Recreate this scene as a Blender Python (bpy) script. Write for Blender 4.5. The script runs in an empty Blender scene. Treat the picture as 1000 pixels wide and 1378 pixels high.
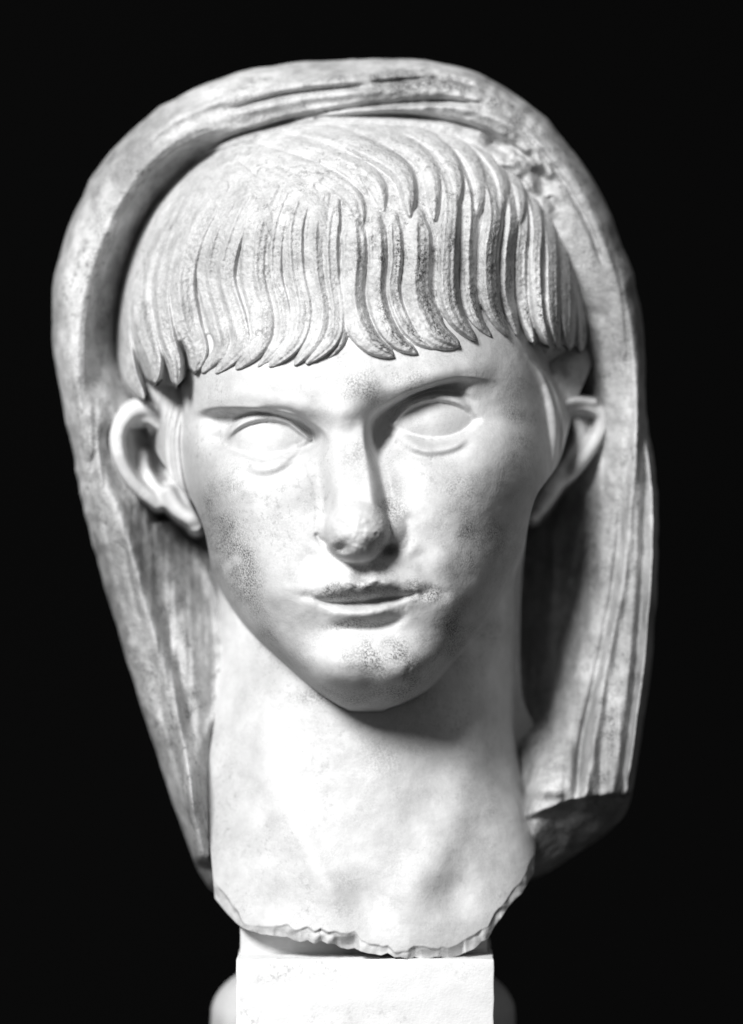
import bpy, math, random
import numpy as np
from mathutils import Vector
random.seed(3)
rng = np.random.default_rng(11)
sc = bpy.context.scene
C = sc.collection

# ------------------------------------------------------------------ camera, light, exposure
K = 0.00032            # metres per unit of the measured drawing
D0 = 1.6               # camera distance to the drawing plane
ZC = 0.45              # height of the camera axis
cam = bpy.data.cameras.new('camera'); camo = bpy.data.objects.new('camera', cam); C.objects.link(camo)
camo.location = (0, -D0, ZC); camo.rotation_euler = (math.radians(90), 0, 0)
cam.sensor_fit = 'VERTICAL'; cam.sensor_height = 36; cam.sensor_width = 36
cam.lens = 36 * D0 / (1378 * K)
cam.clip_start = 0.05; cam.clip_end = 60
cam.dof.use_dof = True; cam.dof.focus_distance = D0 - 100 * K; cam.dof.aperture_fstop = 3.2
sc.camera = camo
w = bpy.data.worlds.new('World'); sc.world = w; w.use_nodes = True
w.node_tree.nodes['Background'].inputs[0].default_value = (1, 1, 1, 1)
w.node_tree.nodes['Background'].inputs[1].default_value = 0.12

def area(name, az, el, dist, size, power, target=(0, 0, 0.47)):
    l = bpy.data.lights.new(name, 'AREA'); l.shape = 'DISK'; l.size = size; l.energy = power
    o = bpy.data.objects.new(name, l); C.objects.link(o)
    a, e = math.radians(az), math.radians(el)
    d = Vector((-math.sin(a) * math.cos(e), -math.cos(a) * math.cos(e), math.sin(e)))
    o.location = Vector(target) + d * dist
    o.rotation_euler = (-d).to_track_quat('-Z', 'Y').to_euler()
    return o
area('key_lamp', 27, 31, 2.4, 0.72, 110)
sc.view_settings.view_transform = 'Standard'; sc.view_settings.look = 'None'
sc.view_settings.exposure = 0.0; sc.view_settings.gamma = 1

# ------------------------------------------------------------------ drawing space helpers
W, H = 1000, 1420
YY, XX = np.mgrid[0:H, 0:W].astype(np.float32)

def P(X, Y, D):
    """measured position (right, down, towards the viewer) to world"""
    f = (D0 - D * K) / D0
    return np.stack([(X - 500) * K * f, -D * K, ZC + (689 - Y) * K * f], -1)

def blur(a, s):
    p = int(3 * s) + 2
    b = np.pad(a, p, mode='edge')
    fy = np.fft.fftfreq(b.shape[0])[:, None]; fx = np.fft.rfftfreq(b.shape[1])[None]
    g = np.exp(-2 * (math.pi * s) ** 2 * (fx ** 2 + fy ** 2))
    return np.fft.irfft2(np.fft.rfft2(b) * g, s=b.shape)[p:-p, p:-p].astype(np.float32)

def noise(s, sy=None):
    a = rng.standard_normal((H, W)).astype(np.float32)
    if sy:
        fy = np.fft.fftfreq(H)[:, None]; fx = np.fft.rfftfreq(W)[None]
        b = np.fft.irfft2(np.fft.rfft2(a) * np.exp(-2 * math.pi ** 2 * ((s * fx) ** 2 + (sy * fy) ** 2)), s=a.shape)
    else:
        b = blur(a, s)
    return (b / b.std()).astype(np.float32)

def smax(a, b, k):
    h = np.clip(0.5 + 0.5 * (a - b) / k, 0, 1)
    return b * (1 - h) + a * h + k * h * (1 - h)

def sstep(a, b, x):
    t = np.clip((x - a) / (b - a), 0, 1); return t * t * (3 - 2 * t)

def cr(pts, n=14):
    """Catmull-Rom through the points"""
    p = np.array(pts, float); p = np.vstack([2 * p[0] - p[1], p, 2 * p[-1] - p[-2]])
    out = []
    for i in range(1, len(p) - 2):
        for t in np.linspace(0, 1, n, endpoint=False):
            a, b, c, d = p[i - 1], p[i], p[i + 1], p[i + 2]
            out.append(0.5 * (2 * b + (c - a) * t + (2 * a - 5 * b + 4 * c - d) * t * t + (3 * b - a - 3 * c + d) * t ** 3))
    out.append(p[-2]); return np.array(out)

def field(pts, pad, n=10):
    """signed distance to a curve inside its padded box -> slices, |d|, side(+ = right of travel), s 0..1"""
    q = cr(pts, n) if len(pts) > 2 else np.array(pts, float)
    x0 = max(int(q[:, 0].min() - pad), 0); x1 = min(int(q[:, 0].max() + pad) + 1, W)
    y0 = max(int(q[:, 1].min() - pad), 0); y1 = min(int(q[:, 1].max() + pad) + 1, H)
    sl = (slice(y0, y1), slice(x0, x1)); X, Y = XX[sl], YY[sl]
    L = np.r_[0, np.cumsum(np.hypot(*np.diff(q, axis=0).T))]
    best = np.full(X.shape, 1e9, np.float32); s = np.zeros_like(best); sd = np.zeros_like(best)
    for i in range(len(q) - 1):
        ax, ay = q[i]; dx, dy = q[i + 1] - q[i]; l2 = dx * dx + dy * dy + 1e-9
        t = np.clip(((X - ax) * dx + (Y - ay) * dy) / l2, 0, 1)
        ex, ey = X - ax - t * dx, Y - ay - t * dy
        d = ex * ex + ey * ey; m = d < best
        best = np.where(m, d, best)
        s = np.where(m, (L[i] + t * (L[i + 1] - L[i])) / L[-1], s)
        sd = np.where(m, np.sign(dx * ey - dy * ex), sd)
    return sl, np.sqrt(best), sd, s

def taper(s, a=0.15, b=0.15):
    return sstep(0, a, s) * sstep(0, b, 1 - s)

def ridge(M, pts, w_, h, a=0.2, b=0.2, p=1.0):
    """add a soft ridge (h>0) or groove (h<0) along a curve; w_ and h may be (start,end)"""
    w0, w1 = w_ if isinstance(w_, tuple) else (w_, w_); h0, h1 = h if isinstance(h, tuple) else (h, h)
    sl, d, sd, s = field(pts, 3 * max(w0, w1))
    ww = w0 + (w1 - w0) * s; hh = (h0 + (h1 - h0) * s) * taper(s, a, b)
    M[sl] += hh * np.exp(-(d / ww) ** (2 * p))

def step(M, pts, h, sharp, reach, side=1, a=0.15, b=0.15):
    """a ledge: on one side of the curve the surface drops by h over `sharp` and recovers over `reach`"""
    sl, d, sd, s = field(pts, reach * 2.6)
    on = (sd * side > 0)
    M[sl] += np.where(on, h * taper(s, a, b) * (1 - np.exp(-(d / sharp) ** 1.5)) * np.exp(-(d / reach) ** 2), 0)

def bump(M, x, y, rx, ry, h, rot=0.0, p=1.0):
    c, s_ = math.cos(math.radians(rot)), math.sin(math.radians(rot))
    u = ((XX - x) * c + (YY - y) * s_) / rx; v = (-(XX - x) * s_ + (YY - y) * c) / ry
    M += h * np.exp(-(u * u + v * v) ** p)

def it(xs, pts):
    a = np.array(pts, float)
    return np.interp(xs, a[:, 0], a[:, 1])
def its(xs, pts, n=10):
    q = cr(pts, n); return np.interp(xs, q[:, 0], q[:, 1])

def samp(M, X, Y):
    X = np.clip(X, 0, W - 1.001); Y = np.clip(Y, 0, H - 1.001)
    xi = X.astype(int); yi = Y.astype(int); fx = X - xi; fy = Y - yi
    return (M[yi, xi] * (1 - fx) + M[yi, xi + 1] * fx) * (1 - fy) + (M[yi + 1, xi] * (1 - fx) + M[yi + 1, xi + 1] * fx) * fy

# ------------------------------------------------------------------ materials
def mat_marble(name, base, dark, speck=0.0, bump_s=0.25, rough=0.55, grain=900, vein=0.35, speck_scale=260, pat=0.17, gs=1300):
    m = bpy.data.materials.new(name); m.use_nodes = True
    nt = m.node_tree; N = nt.nodes; Lk = nt.links; b = N['Principled BSDF']
    tc = N.new('ShaderNodeTexCoord')
    def noise_n(scale, detail=4, rg=0.6):
        n = N.new('ShaderNodeTexNoise'); n.inputs['Scale'].default_value = scale; n.inputs['Detail'].default_value = detail
        n.inputs['Roughness'].default_value = rg; Lk.new(tc.outputs['Object'], n.inputs['Vector']); return n.outputs['Fac']
    def ramp(src, p0, p1, c0, c1):
        r = N.new('ShaderNodeValToRGB'); r.color_ramp.elements[0].position = p0; r.color_ramp.elements[1].position = p1
        r.color_ramp.elements[0].color = (c0, c0, c0, 1); r.color_ramp.elements[1].color = (c1, c1, c1, 1)
        Lk.new(src, r.inputs['Fac']); return r.outputs['Color']
    def mix(a, b_, fac, mode='MULTIPLY'):
        x = N.new('ShaderNodeMix'); x.data_type = 'RGBA'; x.blend_type = mode
        Lk.new(a, x.inputs[6]); Lk.new(b_, x.inputs[7])
        if isinstance(fac, float): x.inputs[0].default_value = fac
        else: Lk.new(fac, x.inputs[0])
        return x.outputs[2]
    c = ramp(noise_n(18, 6, 0.62), 0.38, 0.62, dark, base)          # broad patina
    c = mix(c, ramp(noise_n(110, 5, 0.7), 0.35, 0.6, 1 - vein, 1.0), 0.7)
    if speck:
        c = mix(c, ramp(noise_n(speck_scale, 3, 0.75), 0.36, 0.45, 1 - speck, 1.0), ramp(noise_n(30, 3), 0.45, 0.6, 0.0, 1.0))
    at_ = N.new('ShaderNodeAttribute'); at_.attribute_name = 'patina_shade'  # per-vertex stains, with painted shade on face and veil
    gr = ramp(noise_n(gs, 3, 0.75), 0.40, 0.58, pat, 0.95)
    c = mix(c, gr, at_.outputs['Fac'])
    Lk.new(c, b.inputs['Base Color'])
    b.inputs['Roughness'].default_value = rough
    b.inputs['Specular IOR Level'].default_value = 0.35
    n1 = noise_n(grain, 3, 0.7); n2 = noise_n(140, 5, 0.65)
    ad = N.new('ShaderNodeMath'); ad.operation = 'MULTIPLY_ADD'; Lk.new(n2, ad.inputs[0]); ad.inputs[1].default_value = 2.0; Lk.new(n1, ad.inputs[2])
    bp = N.new('ShaderNodeBump'); bp.inputs['Strength'].default_value = bump_s; bp.inputs['Distance'].default_value = 0.0006
    Lk.new(ad.outputs[0], bp.inputs['Height']); Lk.new(bp.outputs[0], b.inputs['Normal'])
    return m
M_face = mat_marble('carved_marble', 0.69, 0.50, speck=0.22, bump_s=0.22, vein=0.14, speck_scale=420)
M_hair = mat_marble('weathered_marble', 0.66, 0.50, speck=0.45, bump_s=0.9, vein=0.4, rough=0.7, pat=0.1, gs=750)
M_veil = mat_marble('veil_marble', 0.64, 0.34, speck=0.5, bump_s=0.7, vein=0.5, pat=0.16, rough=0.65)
M_block = mat_marble('painted_block', 0.86, 0.74, speck=0.3, bump_s=0.25, vein=0.08)
M_base = mat_marble('pale_stone', 0.62, 0.5, bump_s=0.2, vein=0.1)

# ------------------------------------------------------------------ mesh helpers
def grid_obj(name, V, mat, parent, mask=None, attr=None, wrap=False):
    """V (r,c,3) grid -> one object"""
    r, c, _ = V.shape
    idx = np.arange(r * c).reshape(r, c)
    if wrap: idx = np.hstack([idx, idx[:, :1]])
    q = np.stack([idx[:-1, :-1], idx[1:, :-1], idx[1:, 1:], idx[:-1, 1:]], -1).reshape(-1, 4)
    if mask is not None: q = q[mask.reshape(-1)]
    return quads_obj(name, V.reshape(-1, 3), q, mat, parent, attr=None if attr is None else attr.reshape(-1))

def quads_obj(name, V, q, mat, parent, normals=None, attr=None):
    used, inv = np.unique(q, return_inverse=True)
    v = V[used]; f = inv.reshape(q.shape)
    me = bpy.data.meshes.new(name)
    me.vertices.add(len(v)); me.vertices.foreach_set('co', v.astype(np.float32).ravel())
    me.loops.add(f.size); me.loops.foreach_set('vertex_index', f.astype(np.int32).ravel())
    me.polygons.add(len(f)); me.polygons.foreach_set('loop_start', np.arange(0, f.size, 4, dtype=np.int32))
    me.polygons.foreach_set('use_smooth', np.ones(len(f), bool))
    me.update(calc_edges=True); me.validate()
    if attr is not None:
        at_ = me.attributes.new('patina_shade', 'FLOAT', 'POINT'); at_.data.foreach_set('value', attr[used].astype(np.float32))
    if normals is not None: me.normals_split_custom_set_from_vertices(normals[used].tolist())
    me.materials.append(mat)
    o = bpy.data.objects.new(name, me); C.objects.link(o)
    if parent is not None:
        o.parent = parent; o.matrix_parent_inverse = parent.matrix_basis.inverted()
    return o

root = bpy.data.objects.new('marble_bust', None); C.objects.link(root)
root['label'] = 'veiled marble head with combed fringe and chipped neck, standing on a white block'
root['category'] = 'bust'

# ------------------------------------------------------------------ FACE MAP
Yl = np.arange(H, dtype=float)
midx = its(Yl, [(430, 458), (520, 463), (575, 468), (650, 475), (730, 482), (800, 488), (880, 492), (955, 494)])
XL = its(Yl, [(300, 230), (440, 226), (540, 238), (600, 236), (650, 246), (700, 263), (750, 280), (800, 302), (850, 337), (900, 390), (930, 425), (948, 452), (956, 468)])
XR = its(Yl, [(300, 742), (440, 738), (540, 746), (600, 748), (650, 742), (700, 718), (750, 700), (800, 676), (850, 645), (900, 602), (930, 575), (948, 542), (956, 520)])
Dm = its(Yl, [(200, -120), (300, 0), (400, 95), (480, 140), (545, 150), (575, 146), (650, 148), (720, 152), (770, 158), (800, 160), (845, 148), (885, 160), (905, 155), (920, 143), (934, 122), (946, 96), (956, 60)])
De = its(Yl, [(300, -150), (440, -140), (600, -135), (700, -125), (780, -100), (850, -50), (900, -20), (940, 20), (956, 40)])
nn = its(Yl, [(300, 2.3), (500, 2.8), (600, 3.3), (700, 3.8), (800, 3.6), (880, 3.1), (930, 2.9), (956, 2.6)])
m_, l_, r_, dm, de, n_ = [a[:, None].astype(np.float32) for a in (midx, XL, XR, Dm, De, nn)]
wl = np.maximum(m_ - l_, 4); wr = np.maximum(r_ - m_, 4)
u = np.where(XX < m_, (XX - m_) / wl, (XX - m_) / wr)
ua = np.abs(u)
ex = its(Yl, [(300, .62), (700, .62), (800, .6), (880, .58), (956, .55)])[:, None].astype(np.float32)
addR = its(Yl, [(300, 0), (540, 5), (640, 35), (760, 40), (850, 25), (930, 5), (956, 0)])[:, None]
rs = sstep(-30, 60, XX - m_)
de = (de + addR * rs).astype(np.float32); n_ = n_ + 0.5 * rs * sstep(560, 700, YY)
face = de + (dm - de) * np.power(np.clip(1 - np.clip(ua, 0, 1) ** n_, 0, 1), ex)
face = face - np.clip(ua - 1, 0, 9) * np.where(XX < m_, wl, wr) * (24 - 17 * sstep(520, 570, YY) * sstep(735, 690, YY))
face -= np.clip(YY - 953, 0, 400) * 8
F = blur(face, 2.2)
F = np.where(YY < 980, F, face)

# forehead modelling
bump(F, 470, 515, 120, 30, 5); bump(F, 590, 500, 45, 22, 5, -12); bump(F, 340, 520, 45, 22, 4, 8)
bump(F, 462, 556, 30, 26, 7)                      # glabella
# eye sockets
LE, RE = (357, 590), (588, 565)
bump(F, 412, 592, 34, 28, -14); bump(F, 462, 578, 22, 30, 6); bump(F, 515, 582, 26, 42, -42, 5)
bump(F, 355, 592, 72, 34, -26, 4); bump(F, 592, 566, 74, 36, -28, -8)
# brow ledges (surface below the brow drops back)
step(F, [(252, 556), (290, 548), (345, 549), (400, 559), (438, 582), (450, 608)], -62, 10, 32, side=1, a=0.2, b=0.2)
step(F, [(492, 632), (488, 590), (502, 557), (540, 531), (585, 515), (625, 507), (682, 512)], -60, 8, 34, side=1, a=0.15, b=0.4)
ridge(F, [(262, 541), (300, 536), (350, 538), (405, 549), (432, 562)], 13, 5)
ridge(F, [(505, 541), (545, 518), (590, 503), (630, 496), (672, 500)], 13, 6)
ridge(F, [(300, 558), (330, 552), (360, 556)], 9, 5); ridge(F, [(610, 528), (640, 522), (666, 526)], 12, 9, 0.4, 0.6)
# cheeks
bump(F, 310, 655, 50, 42, 12); bump(F, 662, 612, 46, 42, 16, 20); bump(F, 395, 680, 60, 50, 5)
bump(F, 590, 690, 60, 60, 7); bump(F, 300, 760, 40, 70, -8, -10); bump(F, 660, 720, 40, 60, -10, 15)
bump(F, 545, 640, 22, 30, -8, -10); bump(F, 425, 660, 20, 34, -6, 5)

# eyes ---------------------------------------------------------
def eye(F, c, R, zc, slope, upper, lower, rot):
    """ball in the socket with two rounded lids"""
    x, y = c
    ca, sa = math.cos(math.radians(rot)), math.sin(math.radians(rot))
    uu = ((XX - x) * ca + (YY - y) * sa) / 64; vv = (-(XX - x) * sa + (YY - y) * ca) / 50
    rr = uu * uu + vv * vv
    ball = zc + slope * (XX - x) + R * (1 - rr)
    # opening polygon test
    up = cr(upper, 12); lo = cr(lower, 12)
    yu = np.interp(XX[0], up[:, 0], up[:, 1]); yl = np.interp(XX[0], lo[:, 0], lo[:, 1])
    x0, x1 = up[0, 0], up[-1, 0]
    inside = (YY > yu[None]) & (YY < yl[None]) & (XX > x0) & (XX < x1)
    ins = blur(inside.astype(np.float32), 1.3)
    ub = np.clip((XX - x0 + 7) / (x1 - x0 + 14), 0, 1); bw = np.sqrt(4 * ub * (1 - ub))
    near = blur(((YY > yu[None] - 12 * bw - 1) & (YY < yl[None] + 8 * bw + 1) & (ub > 0) & (ub < 1)).astype(np.float32), 2.6)
    lid = ball + (4 + 9 * (YY < (yu + yl)[None] / 2)) * (0.15 + 0.85 * bw)
    G = F * (1 - near) + np.maximum(lid, F - 8) * near
    G = G * (1 - ins) + ball * ins
    F[:] = np.where(near > 0.003, G, F)

eye(F, LE, 34, 67, 0.33, [(302, 600), (312, 584), (330, 572), (357, 566), (384, 570), (402, 582), (416, 592)],
    [(302, 600), (318, 606), (340, 611), (362, 612), (384, 606), (402, 598), (416, 592)], -1)
eye(F, RE, 34, 71, -0.12, [(531, 572), (542, 557), (560, 546), (585, 540), (610, 543), (628, 552), (640, 566)],
    [(531, 572), (545, 582), (565, 589), (588, 591), (610, 587), (628, 578), (640, 566)], -6)
# lid folds and bags
ridge(F, [(303, 594), (315, 577), (334, 564), (360, 558), (388, 562), (412, 577)], 4, 3.5)
ridge(F, [(298, 592), (312, 570), (336, 556), (362, 551), (392, 554), (425, 575)], 3.5, -4)
ridge(F, [(527, 566), (540, 548), (562, 538), (588, 533), (615, 537), (638, 552)], 4, 4)
ridge(F, [(520, 570), (532, 548), (556, 531), (590, 526), (620, 530), (645, 546)], 3.5, -4)
ridge(F, [(318, 613), (340, 619), (365, 620), (390, 612), (410, 600)], 5, 2)
ridge(F, [(540, 587), (565, 597), (590, 599), (615, 594), (638, 578)], 4, 3)
ridge(F, [(322, 630), (345, 643), (372, 640), (396, 622), (414, 604)], 7, -6)
ridge(F, [(306, 603), (320, 609), (341, 614), (362, 615), (384, 609), (402, 601)], 2.6, -4)
ridge(F, [(536, 577), (548, 585), (567, 592), (588, 594), (610, 590), (630, 580)], 2.6, -3.5)
ridge(F, [(312, 609), (340, 620), (364, 621), (388, 614), (406, 603)], 3.5, 4)
ridge(F, [(328, 622), (352, 629), (378, 625), (398, 612)], 7, 5)
ridge(F, [(524, 588), (545, 606), (575, 616), (610, 611), (642, 592)], 6, -4)
ridge(F, [(545, 597), (575, 606), (608, 602), (632, 590)], 6, 5)
ridge(F, [(530, 572), (522, 578), (526, 592)], 4, -5); ridge(F, [(416, 592), (424, 590)], 3, -4)
bump(F, 294, 592, 18, 11, -20); bump(F, 655, 560, 18, 18, -5)

# nose ----------------------------------------------------------
nx = its(Yl, [(520, 466), (570, 470), (620, 475), (680, 480), (730, 484), (790, 488)])[:, None]
nr = its(Yl, [(520, 148), (560, 150), (580, 150), (620, 164), (660, 186), (700, 208), (722, 212), (738, 200), (750, 172), (760, 150), (768, 140), (800, 120)])[:, None]
na = its(Yl, [(520, 28), (575, 25), (620, 28), (660, 31), (700, 34), (725, 34), (745, 26), (760, 12)])[:, None]
nb = its(Yl, [(520, 34), (575, 22), (620, 27), (670, 31), (700, 33), (730, 32), (760, 28)])[:, None]
tt = np.clip((np.abs(XX - nx) - na * 0.6) / (nb + na * 0.4), 0, 1)
dxn = XX - nx; nbs = np.where(dxn < 0, nb * (1.15 + 0.75 * sstep(680, 600, YY)), nb)
g = 0.5 + 0.5 * np.cos(np.pi * np.clip((np.abs(dxn) - na * 0.6) / nbs, 0, 1) ** 0.9)
side_base = F - 12
nose = side_base + (nr - side_base) * g
on = sstep(548, 592, YY) * (np.abs(XX - nx) < na * 0.6 + nbs) * (YY < 775)
F = np.where(on > 0, smax(F, F + (nose - F) * on, 6 * on + 0.01) - 1.0 * on, F); F = blur(F, 1.0)
# tip and wings
def ell(M, x, y, rx, ry, z0, hz, k=6, rot=0):
    c, s_ = math.cos(math.radians(rot)), math.sin(math.radians(rot))
    a = ((XX - x) * c + (YY - y) * s_) / rx; b = (-(XX - x) * s_ + (YY - y) * c) / ry
    q = a * a + b * b
    e = z0 + hz * np.sqrt(np.clip(1 - q, 0, 1)) - np.clip(q - 1, 0, 4) * 90
    return smax(M, e, k)
F = ell(F, 481, 714, 44, 43, 164, 67, 12)
F = ell(F, 449, 710, 27, 25, 124, 40, 14, 10)
F = ell(F, 523, 712, 27, 27, 126, 42, 14, -10)
ridge(F, [(424, 716), (430, 726), (444, 733)], 3.5, -5)
ridge(F, [(547, 688), (552, 708), (550, 730), (540, 744)], 7, -3)
bump(F, 521, 740, 14, 8, -24); bump(F, 458, 738, 9, 6, -14)
tipz = np.exp(-((XX - 482) / 42) ** 4 - ((YY - 722) / 38) ** 4)
F += (noise(1.8) * .45 + noise(5) * .7 - 1.6 * sstep(1.6, 2.4, noise(1.7))) * tipz
# mouth ----------------------------------------------------------
ridge(F, [(486, 758), (487, 772), (488, 784)], 8, -6)
ridge(F, [(474, 762), (470, 775), (468, 788)], 6, 4); ridge(F, [(500, 762), (504, 775), (506, 786)], 6, 4)
bump(F, 488, 800, 80, 42, 13); bump(F, 413, 803, 9, 6, -4); bump(F, 569, 800, 10, 6, -5)
ridge(F, [(424, 797), (448, 790), (472, 785), (488, 788), (506, 783), (535, 785), (558, 793)], 12, 21, 0.4, 0.4)
ridge(F, [(434, 819), (460, 825), (490, 827), (518, 821), (544, 811)], 11, 16, 0.4, 0.4)
ridge(F, [(412, 801), (428, 807), (450, 811), (480, 811), (515, 807), (545, 802), (567, 798)], 8, -14, 0.35, 0.3)
ridge(F, [(412, 801), (428, 807), (450, 811), (480, 811), (515, 807), (545, 802), (567, 798)], 3.6, -8, 0.2, 0.1)
ridge(F, [(386, 797), (402, 799), (420, 802)], 9, -2, 0.4, 0.3); ridge(F, [(560, 798), (575, 795), (590, 789)], 10, -5, 0.3, 0.4)
ridge(F, [(440, 838), (465, 846), (500, 844), (535, 835), (552, 824)], 6, -5)
lipz = np.exp(-((XX - 490) / 64) ** 2 - ((YY - 806 + (XX - 490) * .05) / 30) ** 2)
F += (noise(2.6) * .55 + noise(1.5) * .25 + noise(6) * 1.3) * lipz
bump(F, 492, 893, 64, 40, 11, 0, 2.0); bump(F, 372, 800, 34, 60, -5, -15); bump(F, 622, 800, 34, 60, -5, 15); bump(F, 546, 908, 26, 20, 7); bump(F, 440, 908, 24, 20, 6); bump(F, 499, 922, 16, 20, -5); bump(F, 400, 870, 26, 26, -5); bump(F, 590, 868, 26, 26, -5)
ridge(F, [(555, 890), (550, 902), (549, 918)], 3.5, -1.6, .4, .4)
ridge(F, [(556, 735), (572, 765), (590, 792), (600, 815)], 13, -6); ridge(F, [(424, 738), (404, 765), (392, 795)], 12, -3)
bump(F, 402, 840, 28, 34, 5); bump(F, 600, 830, 32, 34, 6); bump(F, 592, 765, 28, 26, 6)
for (x, y, rx, ry, z0, hz, rt) in [(238, 592, 24, 118, -118, 52, -4), (205, 532, 40, 48, -150, 48, 0), (738, 580, 24, 112, -132, 36, 4), (762, 505, 46, 62, -170, 62, 0)]:
    F = ell(F, x, y, rx, ry, z0, hz, 12, rt)
F += noise(5) * 1.6 * (np.exp(-((XX - 764) / 30) ** 2 - ((YY - 500) / 45) ** 2) + np.exp(-((XX - 205) / 25) ** 2 - ((YY - 530) / 35) ** 2))
# sideburn strands ------------------------------------------------
for k_, (dx, h) in enumerate([(0, 9), (9, 8), (17, 7)]):
    ridge(F, [(236 + dx * 1.2, 528), (224 + dx, 580), (226 + dx, 630), (243 + dx * .6, 675), (268 + dx * .25, 716)], (4.5, 3.5), h * 1.3)
def tube(M, pts, r, tops, k=4):
    sl, d, sd, s_ = field(pts, r * 3)
    top = np.interp(s_, np.linspace(0, 1, len(tops)), tops)
    rr_ = r * (0.5 + 0.5 * sstep(0, .2, s_) * sstep(0, .3, 1 - s_))
    e = top - rr_ + np.sqrt(np.clip(rr_ ** 2 - d ** 2, 0, None)) - np.clip(d - rr_, 0, 99) * 6
    M[sl] = smax(M[sl], e.astype(np.float32), k)
tube(F, [(706, 480), (726, 512), (741, 560), (740, 610), (729, 650), (711, 690)], 7.5, [-16, -40, -48, -50, -47, -38], 15)
tube(F, [(722, 492), (744, 535), (752, 575), (748, 620), (736, 655)], 6.5, [-56, -68, -75, -80, -82], 12)
# neck --------------------------------------------------------
NL = its(Yl, [(600, 288), (800, 292), (900, 286), (1000, 262), (1100, 258), (1200, 262), (1300, 270)])[:, None]
NR = its(Yl, [(600, 700), (800, 696), (900, 692), (1000, 694), (1100, 716), (1200, 735), (1300, 735)])[:, None]
ND = its(Yl, [(600, -40), (800, 0), (950, 18), (1050, 28), (1150, 48), (1250, 70), (1320, 66)])[:, None]
NE = its(Yl, [(600, -190), (900, -190), (1050, -160), (1200, -100), (1320, -80)])[:, None]
nu = np.abs(np.where(XX < 485, (XX - 485) / (485 - NL), (XX - 485) / (NR - 485)))
neck = NE + (ND - NE) * np.power(np.clip(1 - np.clip(nu, 0, 1) ** 2.3, 0, 1), 0.55) - np.clip(nu - 1, 0, 9) * 5000
neck = neck.astype(np.float32)
ridge(neck, [(655, 900), (640, 1010), (610, 1110), (565, 1190), (545, 1250)], (34, 28), 10, 0.3, 0.2)
ridge(neck, [(335, 890), (355, 1000), (395, 1110), (440, 1190), (460, 1245)], (28, 20), 9, 0.3, 0.15)
bump(neck, 500, 1215, 34, 40, -12); bump(neck, 610, 1200, 30, 30, -9, 20); bump(neck, 370, 1210, 40, 30, -6)
bump(neck, 490, 1040, 60, 70, 8); bump(neck, 640, 1060, 30, 90, -4, 15)
ridge(neck, [(690, 960), (697, 1040), (712, 1120)], 6, -9)
S = smax(F, neck, 9)
S = S + noise(28) * 0.9 + noise(9) * 0.28 + noise(3) * 0.10
# chips along the lower edge of the bust
yb_pts = [(225, 1120), (268, 1166), (284, 1200), (305, 1228), (330, 1250), (380, 1262), (430, 1268), (480, 1280), (540, 1288), (600, 1290), (625, 1284), (650, 1266), (680, 1228), (705, 1196), (722, 1172), (760, 1130)]
ybx = its(np.arange(W), yb_pts) + 2.0 * np.interp(np.arange(W), np.arange(0, W, 9), rng.standard_normal(len(range(0, W, 9))))
eb = ybx[None] - YY
seg = np.cumsum(rng.uniform(14, 46, 60)); ci = np.searchsorted(seg, np.arange(W) - 220)
cw = blur(np.repeat(rng.uniform(9, 26, 61)[ci][None], 3, 0).astype(np.float32), 2)[1][None]
cs = rng.uniform(0.05, 0.9, 61)[ci][None]
d_ = np.clip(cw + noise(7) * 2 - eb, 0, 60)
S -= (d_ * blur(np.broadcast_to(cs, (H, W)).astype(np.float32), 1.5) + 1.5 * sstep(0, 2.5, d_)) * (YY > 1120)
S += noise(3.5) * 1.0 * sstep(0, 4, d_) * (YY > 1120)
def blob(x, y, rx, ry, rot=0, p=1.5):
    M = np.zeros((H, W), np.float32); bump(M, x, y, rx, ry, 1.0, rot, p); return M
PF = 0.12 * np.ones((H, W), np.float32)  # stains, plus shade painted under lip and chin and along jaw sides
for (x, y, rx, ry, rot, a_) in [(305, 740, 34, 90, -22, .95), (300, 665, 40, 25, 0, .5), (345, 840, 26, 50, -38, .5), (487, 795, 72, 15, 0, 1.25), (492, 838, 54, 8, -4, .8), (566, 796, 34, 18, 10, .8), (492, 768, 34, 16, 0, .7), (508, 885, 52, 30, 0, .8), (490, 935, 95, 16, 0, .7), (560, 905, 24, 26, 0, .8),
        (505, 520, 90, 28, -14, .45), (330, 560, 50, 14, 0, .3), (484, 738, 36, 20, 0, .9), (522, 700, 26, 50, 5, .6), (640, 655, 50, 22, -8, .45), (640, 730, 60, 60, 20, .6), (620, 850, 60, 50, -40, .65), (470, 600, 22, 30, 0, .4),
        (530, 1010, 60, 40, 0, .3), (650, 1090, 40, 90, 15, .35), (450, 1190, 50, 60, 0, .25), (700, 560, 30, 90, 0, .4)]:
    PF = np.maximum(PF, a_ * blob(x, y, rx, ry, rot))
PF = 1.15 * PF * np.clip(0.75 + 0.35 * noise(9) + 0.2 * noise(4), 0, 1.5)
PF = np.clip(np.where(YY > 960, PF * 0.8, PF), 0, 1)
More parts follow.
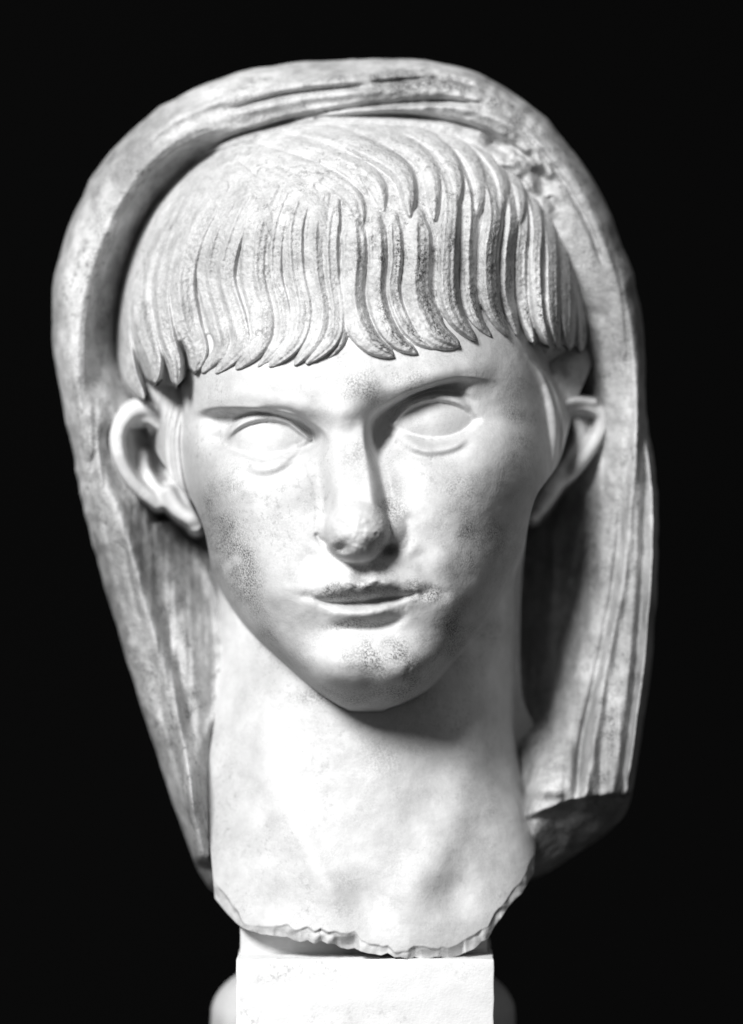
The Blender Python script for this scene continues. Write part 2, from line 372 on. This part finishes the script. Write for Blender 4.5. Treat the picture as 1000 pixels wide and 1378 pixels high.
# ---- head mesh
NRW, NCL = 840, 520
v = np.linspace(0, 1, NRW)[:, None]
Yn = 200 + v[:, 0] * 1090
hl = its(Yn, [(190, 300), (300, 215), (430, 180), (520, 168), (600, 186), (700, 218), (742, 258), (800, 282), (900, 278), (1000, 257), (1100, 257), (1150, 266), (1200, 280), (1300, 290)])
hr = its(Yn, [(190, 680), (300, 745), (430, 790), (520, 800), (600, 775), (690, 752), (728, 720), (800, 705), (900, 700), (1000, 703), (1100, 724), (1200, 722), (1300, 718)])
tu = np.linspace(0, 1, NCL)[None]
tu = 0.5 - 0.5 * np.cos(np.pi * tu) * (0.55) - 0.45 * (0.5 - tu)  # denser at the sides
tu = (tu - tu.min()) / (tu.max() - tu.min())
GX = hl[:, None] + (hr - hl)[:, None] * tu
ybg = np.interp(GX, np.arange(W), ybx)
GY = 200 + v * (ybg - 200)
GD = np.maximum(samp(S, GX, GY), -330)
V = P(GX, GY, GD)
# close: turn under the bottom edge and behind
edge = V[-1]
under = []
for t in (0.15, 0.4, 0.7, 1.0):
    cx_ = 490 + (GX[-1] - 490) * (1 - 0.12 * t); cy_ = GY[-1] - 4 * t + rng.uniform(-2, 2, NCL) * t
    under.append(P(cx_, cy_, GD[-1] * (1 - t) + (-300) * t))
V = np.concatenate([V, np.array(under)], 0)
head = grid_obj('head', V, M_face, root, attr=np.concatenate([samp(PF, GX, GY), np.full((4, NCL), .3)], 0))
# ------------------------------------------------------------------ EARS
def ear_map(strokes, plate, z0):
    M = np.full((H, W), -600, np.float32)
    for (pts, wd, top, w2) in strokes:
        sl, d, sd, s = field(pts, 40)
        ww = wd + (w2 - wd) * s
        tp = np.interp(s, np.linspace(0, 1, len(top)), top)
        q = d / ww
        r = tp - ww * 1.0 + ww * 1.0 * np.sqrt(np.clip(1 - q ** 2, 0, 1)) - np.clip(d - ww, 0, 100) * 40
        M[sl] = smax(M[sl], r.astype(np.float32), 5)
    for (x, y, rx, ry, rot, dep) in plate:
        c, s_ = math.cos(math.radians(rot)), math.sin(math.radians(rot))
        a = ((XX - x) * c + (YY - y) * s_) / rx; b = (-(XX - x) * s_ + (YY - y) * c) / ry
        M = smax(M, (dep - 14 * (1 - (a * a + b * b)) - np.clip(a * a + b * b - 1, 0, 5) * 300).astype(np.float32), 4)
    return M
EL = ear_map([
    ([(228, 590), (218, 562), (196, 548), (172, 556), (158, 582), (160, 612), (171, 638), (188, 659), (212, 679)], 14, [-112, -104, -96, -88, -80, -82, -90, -100, -108], 10),
    ([(236, 640), (250, 684), (264, 708)], 15, [-128, -112, -98], 12),
    ([(178, 562), (200, 560), (222, 575)], 14, [-106, -106, -108], 12),
    ([(190, 612), (194, 634), (206, 654), (224, 672), (240, 688), (256, 698)], 11, [-150, -138, -120, -108, -98, -92], 12),
    ([(226, 664), (242, 688), (262, 700)], 12, [-104, -98, -94], 9),
], [(188, 612, 30, 48, -20, -195)], -150)
ER = ear_map([
    ([(742, 556), (765, 545), (792, 545), (812, 560), (806, 585), (790, 610), (768, 636), (746, 655)], 12, [-140, -125, -115, -118, -124, -130, -135, -138], 10),
    ([(772, 562), (780, 585), (768, 612), (750, 636)], 13, [-150, -140, -138, -136], 9),
    ([(752, 640), (738, 662), (724, 682)], 15, [-134, -124, -120], 13),
    ([(742, 625), (727, 668), (716, 692)], 14, [-150, -138, -122], 12),
    ([(748, 545), (775, 538), (800, 540)], 8, [-120, -110, -108], 7),
], [(765, 592, 34, 48, 22, -160)], -150)
EL = np.where(EL > -320, blur(np.maximum(EL, -260), 2.2), EL) + noise(8) * .6; ER = np.where(ER > -320, blur(np.maximum(ER, -260), 2.2), ER) + noise(8) * .6
def patch(name, M, x0, x1, y0, y1, st, cut, mat, parent, floor_):
    xs = np.arange(x0, x1, st); ys = np.arange(y0, y1, st)
    X, Y = np.meshgrid(xs, ys); D = samp(M, X, Y)
    keep = D > cut
    kq = keep[:-1, :-1] | keep[1:, :-1] | keep[:-1, 1:] | keep[1:, 1:]
    return grid_obj(name, P(X, Y, np.maximum(D, floor_)), mat, parent, mask=kq)
patch('ear', EL, 120, 300, 510, 745, 1.3, -262, M_face, root, -260)
patch('ear', ER, 690, 850, 500, 735, 1.3, -262, M_face, root, -260)

# ------------------------------------------------------------------ HAIR
hc_x, hc_y = 478, 480
uu = (XX - hc_x) / np.where(XX < hc_x, 322, 322); vv = np.clip((hc_y - YY) / 335, -1, 2)
q = np.abs(uu) ** 2.3 + np.clip(vv, 0, 2) ** 2.3
cap = -190 + 345 * np.power(np.clip(1 - q, 0, 1), 0.5) - np.clip(q - 1, 0, 5) * 400
cap = cap.astype(np.float32)
cap -= np.clip(YY - 430, 0, 200) * 0.10
cap = blur(cap, 3)
wbl = sstep(290, 450, YY) * sstep(228, 285, XX) * (1 - sstep(690, 738, XX))
cap = cap * (1 - wbl) + (S + 11) * wbl
cap = blur(cap, 4)
fr = its(np.arange(W), [(120, 470), (165, 480), (200, 488), (240, 488), (280, 478), (330, 472), (400, 468), (460, 462), (520, 455), (600, 446), (680, 436), (740, 445), (800, 455)])[None]
ground = cap - 9 - np.clip(YY - fr + 30, 0, 200) * 1.6
HM = ground.copy(); TM = np.zeros((H, W), np.float32); LB = np.zeros((H, W), np.int32); locks = []
def lock(pts, w0, w1, h=13, off=0, fade=0.3, str_=1.0, tip=0.26, pe=2.3):
    """one carved lock from crown to tip"""
    global HM
    i = len(locks) + 1; locks.append(i)
    sl, d, sd, s = field(pts, max(w0, w1) * 1.5 + 8)
    ww = (w0 + (w1 - w0) * s) * (0.12 + 0.88 * np.clip((1 - s) / tip, 0, 1) ** 0.55) * (0.55 + 0.45 * sstep(0, 0.12, s))
    t = d / ww * sd
    hh = h * (0.35 + 0.65 * sstep(0.05, 0.05 + fade, s)) * (1 - 0.35 * sstep(0.75, 1, s))
    prof = hh * (1 - np.abs(t) ** pe * 0.95) + hh * 0.18 * t * -1
    ph = rng.uniform(0, 6)
    prof += str_ * (1.3 * np.sin(t * 5.5 + ph + s * 2) + 0.7 * np.sin(t * 11 + ph * 2)) * sstep(0, .1, s)
    z = cap[sl] - 6 + off + prof - np.clip(np.abs(t) - 1, 0, 50) * ww * 3.2
    z -= 6 * sstep(0.85, 1.0, s) ** 2
    z = np.where(np.abs(t) > 2.2, -9e3, z).astype(np.float32)
    m = z > HM[sl]
    HM[sl] = np.where(m, z, HM[sl]); LB[sl] = np.where(m, i, LB[sl]); TM[sl] = np.where(m, t, TM[sl])
# left half, tips turning left
SIDE = -1
LH = [
 ([(215, 275), (186, 330), (168, 390), (164, 445), (174, 500), (194, 538)], 10, 11, 8, 0),
 ([(240, 262), (205, 325), (187, 385), (192, 440), (206, 485), (209, 515)], 12, 17, 10, 2),
 ([(268, 255), (232, 320), (216, 385), (222, 445), (236, 488), (238, 518)], 12, 13, 9, -1),
 ([(300, 250), (262, 310), (246, 375), (252, 430), (266, 470), (262, 500)], 14, 19, 11, 2),
 ([(330, 246), (290, 310), (278, 370), (292, 430), (298, 468), (272, 502)], 13, 13, 10, 0),
 ([(352, 240), (318, 305), (302, 370), (318, 430), (322, 465), (290, 503)], 14, 14, 11, 1),
 ([(378, 235), (350, 295), (340, 365), (352, 425), (348, 462), (318, 497)], 15, 17, 11, 2),
 ([(398, 240), (374, 300), (368, 365), (380, 420), (376, 458), (346, 495)], 11, 11, 10, -1),
 ([(418, 240), (396, 300), (396, 365), (405, 415), (396, 458), (362, 494)], 13, 15, 12, 1),
 ([(438, 248), (424, 305), (424, 365), (432, 415), (424, 456), (396, 492)], 12, 14, 13, 0),
 ([(452, 270), (445, 320), (446, 370), (452, 418), (446, 456), (412, 490)], 10, 12, 13, 2),
 ([(458, 320), (459, 360), (463, 405), (464, 440), (456, 466), (438, 486)], 8, 6, 8, -3),
]
for p_, a, b, h, of in LH: lock(p_, a, b, h * 0.72, off=of, fade=0.6, str_=1.5, pe=3.2)
RH = [
 ([(476, 296), (477, 345), (473, 395), (482, 436), (500, 462), (530, 480)], 15, 18, 15, 2),
 ([(506, 292), (508, 345), (506, 395), (516, 434), (534, 460), (562, 476)], 12, 14, 14, 1),
 ([(530, 290), (532, 345), (528, 390), (540, 430), (560, 456), (588, 470)], 10, 11, 11, -2),
 ([(562, 290), (562, 340), (560, 392), (572, 430), (588, 452), (618, 466)], 15, 21, 15, 2),
 ([(560, 196), (592, 222), (606, 262), (603, 330), (602, 392), (614, 430), (640, 458)], 12, 16, 18, 3),
 ([(596, 196), (622, 232), (632, 275), (629, 335), (630, 392), (640, 428), (662, 454)], 11, 12, 12, -2),
 ([(628, 206), (654, 240), (664, 285), (657, 340), (658, 392), (666, 424), (684, 452)], 12, 14, 19, 3),
 ([(652, 212), (680, 246), (688, 290), (682, 340), (681, 392), (688, 422), (696, 452)], 9, 11, 14, 0),
 ([(676, 222), (700, 258), (706, 300), (702, 345), (702, 395), (708, 430), (718, 462)], 9, 10, 10, -2),
 ([(694, 230), (716, 265), (724, 305), (721, 350), (722, 400), (728, 436), (740, 465)], 10, 12, 16, 2),
 ([(708, 246), (734, 288), (742, 330), (743, 380), (744, 425), (750, 464)], 10, 12, 14, 1),
 ([(722, 262), (752, 310), (762, 350), (764, 400), (764, 440), (766, 468)], 9, 11, 10, 0),
 ([(740, 290), (770, 340), (780, 390), (784, 430), (782, 472)], 8, 9, 7, -2),
]
for p_, a, b, h, of in RH: lock(p_, a, b, h, off=of, fade=0.35, str_=1.5)
CR_ = [
 ([(386, 190), (428, 204), (470, 222), (505, 248), (516, 284)], 13, 15, 12, 0),
 ([(418, 174), (466, 190), (514, 212), (544, 240), (552, 292)], 14, 15, 18, 3),
 ([(466, 166), (520, 184), (566, 210), (584, 244), (584, 296)], 15, 15, 17, 1),
 ([(512, 162), (560, 178), (598, 206), (614, 244), (612, 284)], 14, 12, 18, 3),
 ([(556, 164), (602, 184), (634, 214), (646, 252), (642, 290)], 14, 12, 17, 1),
 ([(600, 170), (642, 196), (668, 228), (676, 262), (670, 296)], 13, 11, 17, 3),
 ([(642, 184), (674, 210), (696, 244), (702, 276), (698, 306)], 12, 10, 16, 1),
 ([(676, 206), (704, 234), (722, 268), (727, 312)], 11, 10, 14, 2),
 ([(362, 208), (404, 224), (446, 244), (476, 270), (486, 308)], 14, 15, 9, 0),
 ([(334, 216), (372, 236), (408, 260), (432, 290), (442, 328)], 14, 15, 8, 0),
 ([(300, 220), (332, 246), (354, 278), (366, 322)], 14, 14, 7, 0),
 ([(258, 238), (284, 262), (300, 300), (308, 340)], 13, 14, 5, 0),
 ([(340, 178), (386, 192), (432, 208), (470, 230), (494, 262)], 12, 12, 9, 2),
 ([(290, 204), (334, 206), (374, 216), (408, 234)], 13, 13, 6, 0),
 ([(352, 170), (400, 174), (440, 184), (474, 200)], 11, 12, 7, 0),
]
for p_, a, b, h, of in CR_: lock(p_, a, b, h, off=of, fade=0.3, tip=0.3, str_=0.8)
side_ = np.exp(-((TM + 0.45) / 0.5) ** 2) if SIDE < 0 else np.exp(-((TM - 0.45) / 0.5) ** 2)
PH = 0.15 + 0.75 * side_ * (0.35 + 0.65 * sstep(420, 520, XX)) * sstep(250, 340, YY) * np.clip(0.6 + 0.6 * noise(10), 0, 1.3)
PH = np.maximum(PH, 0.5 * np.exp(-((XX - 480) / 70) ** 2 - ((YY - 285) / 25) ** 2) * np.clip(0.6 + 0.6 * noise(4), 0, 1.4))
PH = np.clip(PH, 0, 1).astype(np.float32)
worn = noise(2.2) * noise(24).clip(0, 3)
HM2 = blur(HM, 0.9)
HM2 += (worn * 0.4 + noise(1.6) * 0.28 + noise(12) * 0.7) * sstep(-100, 0, HM2)
root_hair = bpy.data.objects.new('hair', None)
st = 1.25
xs = np.arange(148, 800, st); ys = np.arange(150, 548, st)
X, Y = np.meshgrid(xs, ys); D = samp(HM2, X, Y)
D = np.maximum(D, -320)
Sd = samp(S, X, Y)
VH = P(X, Y, D)
gx = np.gradient(VH, axis=1); gy = np.gradient(VH, axis=0)
nrm = np.cross(gy, gx); nrm /= np.linalg.norm(nrm, axis=-1, keepdims=True) + 1e-12
nrm[nrm[..., 1] > 0] *= -1
lab = LB[np.clip(np.round(Y).astype(int), 0, H - 1), np.clip(np.round(X).astype(int), 0, W - 1)]
keep = (D > -315) & ((D > Sd - 40) | (X < 225) | (X > 745))
kq = keep[:-1, :-1] | keep[1:, 1:] | keep[:-1, 1:] | keep[1:, :-1]
lq = lab[:-1, :-1]
idx = np.arange(X.size).reshape(X.shape)
Q = np.stack([idx[:-1, :-1], idx[1:, :-1], idx[1:, 1:], idx[:-1, 1:]], -1)
VF, NF = VH.reshape(-1, 3), nrm.reshape(-1, 3)
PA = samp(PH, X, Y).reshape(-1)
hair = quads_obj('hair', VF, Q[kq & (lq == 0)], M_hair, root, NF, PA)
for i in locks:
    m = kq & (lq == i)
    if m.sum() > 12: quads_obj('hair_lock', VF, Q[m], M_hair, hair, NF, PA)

# ------------------------------------------------------------------ VEIL
cx, cy = 480.0, 660.0
outer = [(480, 80), (560, 81), (640, 97), (700, 132), (745, 170), (790, 228), (825, 295), (852, 370), (866, 440), (869, 520), (872, 575), (882, 640), (886, 700), (884, 800), (876, 900), (862, 1000), (846, 1082),
         (820, 1118), (770, 1152), (722, 1180), (690, 1185), (600, 1200), (480, 1215), (380, 1205), (300, 1205), (272, 1182), (252, 1135), (226, 1060), (200, 980), (168, 880), (138, 780), (115, 690), (98, 610), (84, 540), (72, 470), (70, 400), (84, 330), (112, 262), (155, 196), (215, 145), (290, 108), (380, 86)]
inner = [(480, 260), (560, 262), (640, 290), (690, 330), (715, 400), (715, 520), (700, 620), (680, 760), (672, 900), (680, 1000), (690, 1080), (690, 1130), (640, 1160),
         (480, 1170), (330, 1160), (300, 1100), (300, 1000), (305, 900), (300, 760), (270, 700), (240, 600), (225, 520), (220, 430), (240, 330), (310, 280), (400, 262)]
NP = 1150
ph = np.linspace(0, 2 * np.pi, NP, endpoint=False)          # 0 = up, clockwise
def polar(pts):
    q = cr(pts + [pts[0]], 12)
    a = np.unwrap(np.arctan2(q[:, 0] - cx, -(q[:, 1] - cy))); r = np.hypot(q[:, 0] - cx, q[:, 1] - cy)
    a3 = np.r_[a - 2 * np.pi, a, a + 2 * np.pi]; r3 = np.r_[r, r, r]; o = np.argsort(a3)
    return np.interp(ph, a3[o], r3[o])
ro, ri = polar(outer), polar(inner)
ro += np.interp(ph, np.linspace(0, 2 * np.pi, 160), rng.standard_normal(160)) * 0.9
# base height: depth along the rim, and how far back the inside lies -- sampled by angle
deg = np.degrees(ph)
def byang(pts):
    a = np.array(pts, float); return np.interp(deg, a[:, 0], a[:, 1])
rim_d = byang([(0, -62), (25, -62), (45, -70), (70, -80), (90, -85), (120, -70), (140, -55), (152, -50), (180, -120), (205, -60), (225, -60), (245, -70), (270, -75), (300, -70), (330, -66), (360, -62)])
in_d = byang([(0, -50), (20, -60), (40, -110), (60, -260), (80, -330), (110, -340), (135, -320), (150, -240), (180, -200), (205, -120), (225, -170), (250, -250), (280, -265), (300, -230), (325, -150), (345, -60), (360, -50)])
rimpos = byang([(0, 0.55), (40, 0.6), (55, 0.85), (70, 0.93), (90, 0.96), (120, 0.96), (140, 0.9), (155, 0.5), (180, 0.5), (205, 0.55), (225, 0.62), (245, 0.72), (270, 0.80), (290, 0.76), (320, 0.68), (345, 0.6), (360, 0.55)])
Pxy = np.hypot(XX - cx, YY - cy); A_ = np.mod(np.arctan2(XX - cx, -(YY - cy)), 2 * np.pi)
ia = (A_ / (2 * np.pi) * NP); i0 = ia.astype(int) % NP
Ro, Ri, Rd, Id, Rp = [a[i0].astype(np.float32) for a in (ro, ri, rim_d, in_d, rimpos)]
Rd, Id, Rp = blur(Rd, 6), blur(Id, 6), blur(Rp, 6)
sN = (Pxy - Ri) / (Ro - Ri)
t1 = np.clip(sN / Rp, 0, 1)
VM = np.where(sN < Rp, Id + (Rd - Id) * sstep(0, 1, t1) ** 0.9, Rd - 30 * ((sN - Rp) / (1 - Rp)) ** 2)
VM = blur(VM.astype(np.float32), 3)
R_ = lambda pts, w_, h, a=0.15, b=0.15, p=1.0: ridge(VM, pts, w_, h, a, b, p)
# folds over the top
R_([(150, 235), (220, 170), (300, 135), (380, 118), (470, 108), (560, 104), (640, 118), (700, 150)], 8, 10)
R_([(300, 150), (380, 128), (460, 118), (500, 116)], 3.2, -14)
R_([(495, 112), (540, 108), (600, 106), (650, 118)], 3.2, -13)
R_([(290, 160), (370, 140), (450, 128), (540, 122), (620, 128), (690, 158)], 8, 11)
R_([(340, 176), (400, 158), (460, 147), (540, 138), (610, 136), (660, 142)], 4.2, -22)
R_([(360, 172), (440, 152), (540, 145), (620, 146), (700, 175), (770, 240)], 8, 12)
R_([(250, 210), (320, 182), (400, 163), (480, 155), (560, 157), (640, 172), (700, 205), (735, 240)], 4.5, -20)
R_([(600, 165), (660, 190), (705, 228), (735, 265)], 7, -10); R_([(655, 188), (668, 200), (690, 208)], 9, -12)
R_([(715, 225), (728, 245), (738, 262)], 7, -14); R_([(738, 262), (752, 285)], 6, -8)
R_([(660, 215), (700, 228), (722, 262), (745, 300)], 9, 10)
R_([(700, 135), (750, 200), (795, 280), (828, 360), (845, 440)], 8, 6)
R_([(690, 160), (745, 225), (790, 300), (815, 370)], 4, -7)
zc_ = np.exp(-((((XX - 712) + (YY - 228)) / 75) ** 4 + (((XX - 712) - (YY - 228) ) / 34) ** 4))
VM += zc_ * (noise(6) * 5 + noise(3) * 2)
R_([(645, 178), (668, 194), (690, 202)], 8, -20, .4, .4); R_([(716, 224), (733, 240), (744, 258)], 7, -26, .4, .4)
R_([(690, 215), (712, 240), (728, 268)], 8, 12, .4, .4)
# left band: crisp drop from the outer border to the shaded inner border
step(VM, [(330, 162), (262, 185), (205, 225), (165, 285), (135, 350), (117, 420), (113, 500), (118, 580)], -66, 14, 130, side=-1, a=0.2, b=0.25)
R_([(325, 155), (255, 178), (197, 220), (156, 280), (126, 350), (108, 420), (104, 500), (110, 590)], 8, 9)
R_([(240, 150), (170, 215), (120, 300), (92, 390), (84, 480)], 6, -3)
R_([(262, 205), (215, 250), (178, 310), (158, 370), (147, 430), (145, 500), (152, 560)], 8, 8)
R_([(130, 600), (120, 650), (128, 700), (134, 720)], 5, -8)
# lower left
R_([(140, 590), (160, 680), (185, 770), (205, 850), (230, 940), (255, 1050)], (12, 9), (22, 12), 0.25, 0.2)
R_([(118, 600), (140, 700), (165, 800), (190, 880)], 6, -8)
R_([(165, 720), (180, 800), (190, 840)], 4, -5)
R_([(200, 720), (225, 830), (245, 920), (262, 1000)], (14, 10), (-16, -22), 0.3, 0.15)
R_([(262, 740), (290, 800), (300, 870), (298, 940), (282, 985), (272, 1020)], 8, 20, 0.2, 0.2)
R_([(225, 860), (238, 940), (250, 1020), (262, 1120)], 6, 10); R_([(210, 930), (232, 1010), (255, 1090)], 5, -6)
R_([(150, 560), (150, 610), (160, 650), (180, 680)], 13, -26, .3, .3); R_([(205, 660), (214, 690), (218, 705)], 9, -50)
R_([(254, 985), (256, 1040), (262, 1100), (272, 1170)], 15, 48, .35, .1)
# right side folds
R_([(850, 470), (857, 540), (854, 620), (846, 700), (838, 780), (822, 860), (806, 950), (793, 1040), (786, 1090)], (6, 9), (12, 24), 0.2, 0.04)
R_([(862, 560), (868, 640), (866, 720), (863, 800), (856, 900), (845, 1000), (834, 1080)], (5, 7), (-22, -26), 0.15, 0.03)
R_([(872, 600), (879, 680), (878, 760), (870, 860), (858, 960), (843, 1060)], (5, 7), (12, 20), 0.15, 0.05)
R_([(842, 600), (836, 690), (830, 760), (815, 850), (798, 930), (782, 1000), (775, 1080)], (5, 5), (-10, -20), 0.3, 0.04)
R_([(828, 600), (800, 720), (775, 820), (752, 920), (735, 1010), (724, 1080)], (14, 20), (8, 26), 0.3, 0.04)
R_([(835, 620), (815, 720), (800, 800), (780, 900), (762, 1000), (752, 1080)], (12, 16), (8, 20), 0.3, 0.04)
R_([(800, 640), (785, 720), (768, 800), (745, 900), (720, 1000)], (8, 10), (-10, -12), 0.3, 0.1)
R_([(790, 650), (775, 740), (760, 800)], 7, 12); R_([(745, 700), (742, 800), (735, 880)], 7, 8); R_([(690, 780), (690, 900), (700, 1020), (712, 1100)], 6, 10)
R_([(810, 300), (835, 380), (845, 470), (846, 560)], 4, -4); R_([(800, 420), (812, 500), (815, 580)], 10, 7)
# broken end below the right folds
brk = its(np.arange(W), [(600, 1120), (690, 1112), (712, 1096), (735, 1086), (770, 1078), (810, 1070), (850, 1066), (900, 1060)])[None]
dn = np.clip(YY - brk - noise(10) * 2, 0, 200)
VM -= np.where((XX > 640), (dn > 0) * 20 * (1 - np.exp(-dn / 3)) + dn * 0.8, 0)
VM = VM + noise(14) * 1.2 + noise(5) * 0.55 + noise(2) * 0.22
strk = noise(2.5, 30) * 1.1
VM += strk * sstep(450, 620, YY) * (dn <= 0) + noise(26, 3) * 0.6 * (1 - sstep(200, 330, YY))
rough_top = noise(3) * np.exp(-((XX - 620) / 130) ** 2 - ((YY - 118) / 34) ** 2) * 2.2
VM += rough_top
PV = 0.28 * np.clip(0.7 + 0.5 * noise(16) + 0.3 * noise(4, 24), 0, 1.6)  # veil stains, plus shade painted on the inner border and in recesses
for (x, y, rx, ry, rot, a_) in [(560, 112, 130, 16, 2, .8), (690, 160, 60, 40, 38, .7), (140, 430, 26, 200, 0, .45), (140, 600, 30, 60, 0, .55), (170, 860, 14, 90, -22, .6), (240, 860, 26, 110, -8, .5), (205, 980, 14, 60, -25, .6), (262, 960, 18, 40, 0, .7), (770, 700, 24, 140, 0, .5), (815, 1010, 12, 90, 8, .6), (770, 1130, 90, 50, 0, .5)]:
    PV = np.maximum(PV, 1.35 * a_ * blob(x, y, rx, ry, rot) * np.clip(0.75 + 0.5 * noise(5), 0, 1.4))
NS = 190
s = np.linspace(0, 1, NS); s = 1 - (1 - s) ** 1.25
rr = ri[None] + (ro - ri)[None] * s[:, None]
X = cx + rr * np.sin(ph)[None]; Y = cy - rr * np.cos(ph)[None]
D = samp(VM, X, Y)
e = (ro[None] - rr); wroll = byang([(0, 30), (40, 30), (70, 15), (150, 13), (190, 30), (360, 30)])[None]; droll = byang([(0, 75), (40, 75), (70, 36), (150, 30), (190, 75), (360, 75)])[None]
D -= droll * (1 - np.sqrt(np.clip(1 - (1 - np.clip(e / wroll, 0, 1)) ** 2, 0, 1)))
rows = [P(X, Y, D)]
De_ = D[-1]
for t in np.linspace(0, np.pi / 2, 46)[1:]:
    f = math.cos(t) ** 0.8 if t < 1.57 else 0
    bx = cx + ro * f * np.sin(ph); by = 600 + (cy - ro * np.cos(ph) - 600) * f
    bd = De_ * (1 - math.sin(t)) + (-560) * math.sin(t)
    rows.append(P(bx, by, bd)[None])
VV = np.concatenate(rows, 0)
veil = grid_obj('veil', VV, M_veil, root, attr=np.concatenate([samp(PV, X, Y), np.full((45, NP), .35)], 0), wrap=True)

# ------------------------------------------------------------------ supports
import bmesh
def box_bm(x0, x1, y0, y1, d0, d1, bev):
    bm = bmesh.new(); bmesh.ops.create_cube(bm, size=1)
    for v_ in bm.verts:
        X = x1 if v_.co.x > 0 else x0; Y = y0 if v_.co.z > 0 else y1; Dd = d0 if v_.co.y > 0 else d1
        v_.co = P(np.array(X), np.array(Y), np.array(0.0)) + np.array([0, -Dd * K, 0])
    bmesh.ops.bevel(bm, geom=bm.edges[:], offset=bev, segments=3, profile=0.6, affect='EDGES')
    bmesh.ops.subdivide_edges(bm, edges=[e for e in bm.edges if e.calc_length() > 0.01], cuts=24, use_grid_fill=True)
    from mathutils import noise as mn
    for v_ in bm.verts:
        v_.co += mn.noise_vector(v_.co * 160) * 0.00035 + mn.noise_vector(v_.co * 40) * 0.0004
    return bm
def bm_obj(name, bm, mat):
    me = bpy.data.meshes.new(name); bm.to_mesh(me); bm.free(); me.materials.append(mat)
    for p in me.polygons: p.use_smooth = True
    o = bpy.data.objects.new(name, me); C.objects.link(o); return o
blk = bm_obj('mounting_block', box_bm(320, 663, 1284, 1440, -260, 62, 0.0008), M_block)
blk['label'] = 'square white block directly under the marble head'; blk['category'] = 'block'
bed = bm_obj('plaster_bed', box_bm(322, 656, 1236, 1288, -200, -6, 0.0015), M_base)
bed['label'] = 'grey plaster bed squeezed between the chipped neck and the white block'; bed['category'] = 'plaster'
# turned round foot behind and below the block
bm = bmesh.new()
prof = [(0, 0.0)] + [(0.070 * math.sin(a), 0.046 * (1 + 0 * a) - 0.046 * (1 - math.cos(a))) for a in np.linspace(0.05, 1.5, 24)]
zt = ZC + (689 - 1300) * K
ring = []
for r, _ in [(0, 0)]: pass
prof = [(0.0685 * math.sin(a), -0.030 * (1 - math.cos(a))) for a in np.linspace(0.02, math.pi / 2, 20)] + [(0.0690, -0.045), (0.062, -0.060), (0.075, -0.085)]
NSEG = 72
for r, z in prof:
    ring.append([bm.verts.new((r * math.cos(2 * math.pi * i / NSEG), r * math.sin(2 * math.pi * i / NSEG), z)) for i in range(NSEG)])
for a, b in zip(ring[:-1], ring[1:]):
    for i in range(NSEG): bm.faces.new((a[i], b[i], b[(i + 1) % NSEG], a[(i + 1) % NSEG]))
bm.faces.new(ring[0]); bmesh.ops.recalc_face_normals(bm, faces=bm.faces)
ft = bm_obj('round_pedestal', bm, M_base)
ft.location = ((488 - 500) * K, 0.075, zt)
ft['label'] = 'rounded pale stone pedestal showing at both sides behind the white block'; ft['category'] = 'pedestal'

# ------------------------------------------------------------------ setting
mb = bpy.data.materials.new('black_cloth'); mb.use_nodes = True
b = mb.node_tree.nodes['Principled BSDF']; b.inputs['Roughness'].default_value = 1; b.inputs['Specular IOR Level'].default_value = 0
nz = mb.node_tree.nodes.new('ShaderNodeTexNoise'); nz.inputs['Scale'].default_value = 2.5
rp = mb.node_tree.nodes.new('ShaderNodeValToRGB'); rp.color_ramp.elements[0].color = (0.003, 0.003, 0.003, 1); rp.color_ramp.elements[1].color = (0.0045, 0.0045, 0.0045, 1)
mb.node_tree.links.new(nz.outputs['Fac'], rp.inputs['Fac']); mb.node_tree.links.new(rp.outputs['Color'], b.inputs['Base Color'])
bm = bmesh.new()
prof = [(-1.2, -0.18), (1.2, -0.18)] + [(1.2 + 0.6 * math.sin(a), 0.42 - 0.6 * math.cos(a)) for a in np.linspace(0.1, math.pi / 2, 10)] + [(1.8, 3.2)]
pv = [[bm.verts.new((x, y, z)) for x in (-3, -1, 1, 3)] for y, z in prof]
for a, b_ in zip(pv[:-1], pv[1:]):
    for i in range(3): bm.faces.new((a[i], a[i + 1], b_[i + 1], b_[i]))
bd = bm_obj('backdrop', bm, mb); bd['kind'] = 'structure'
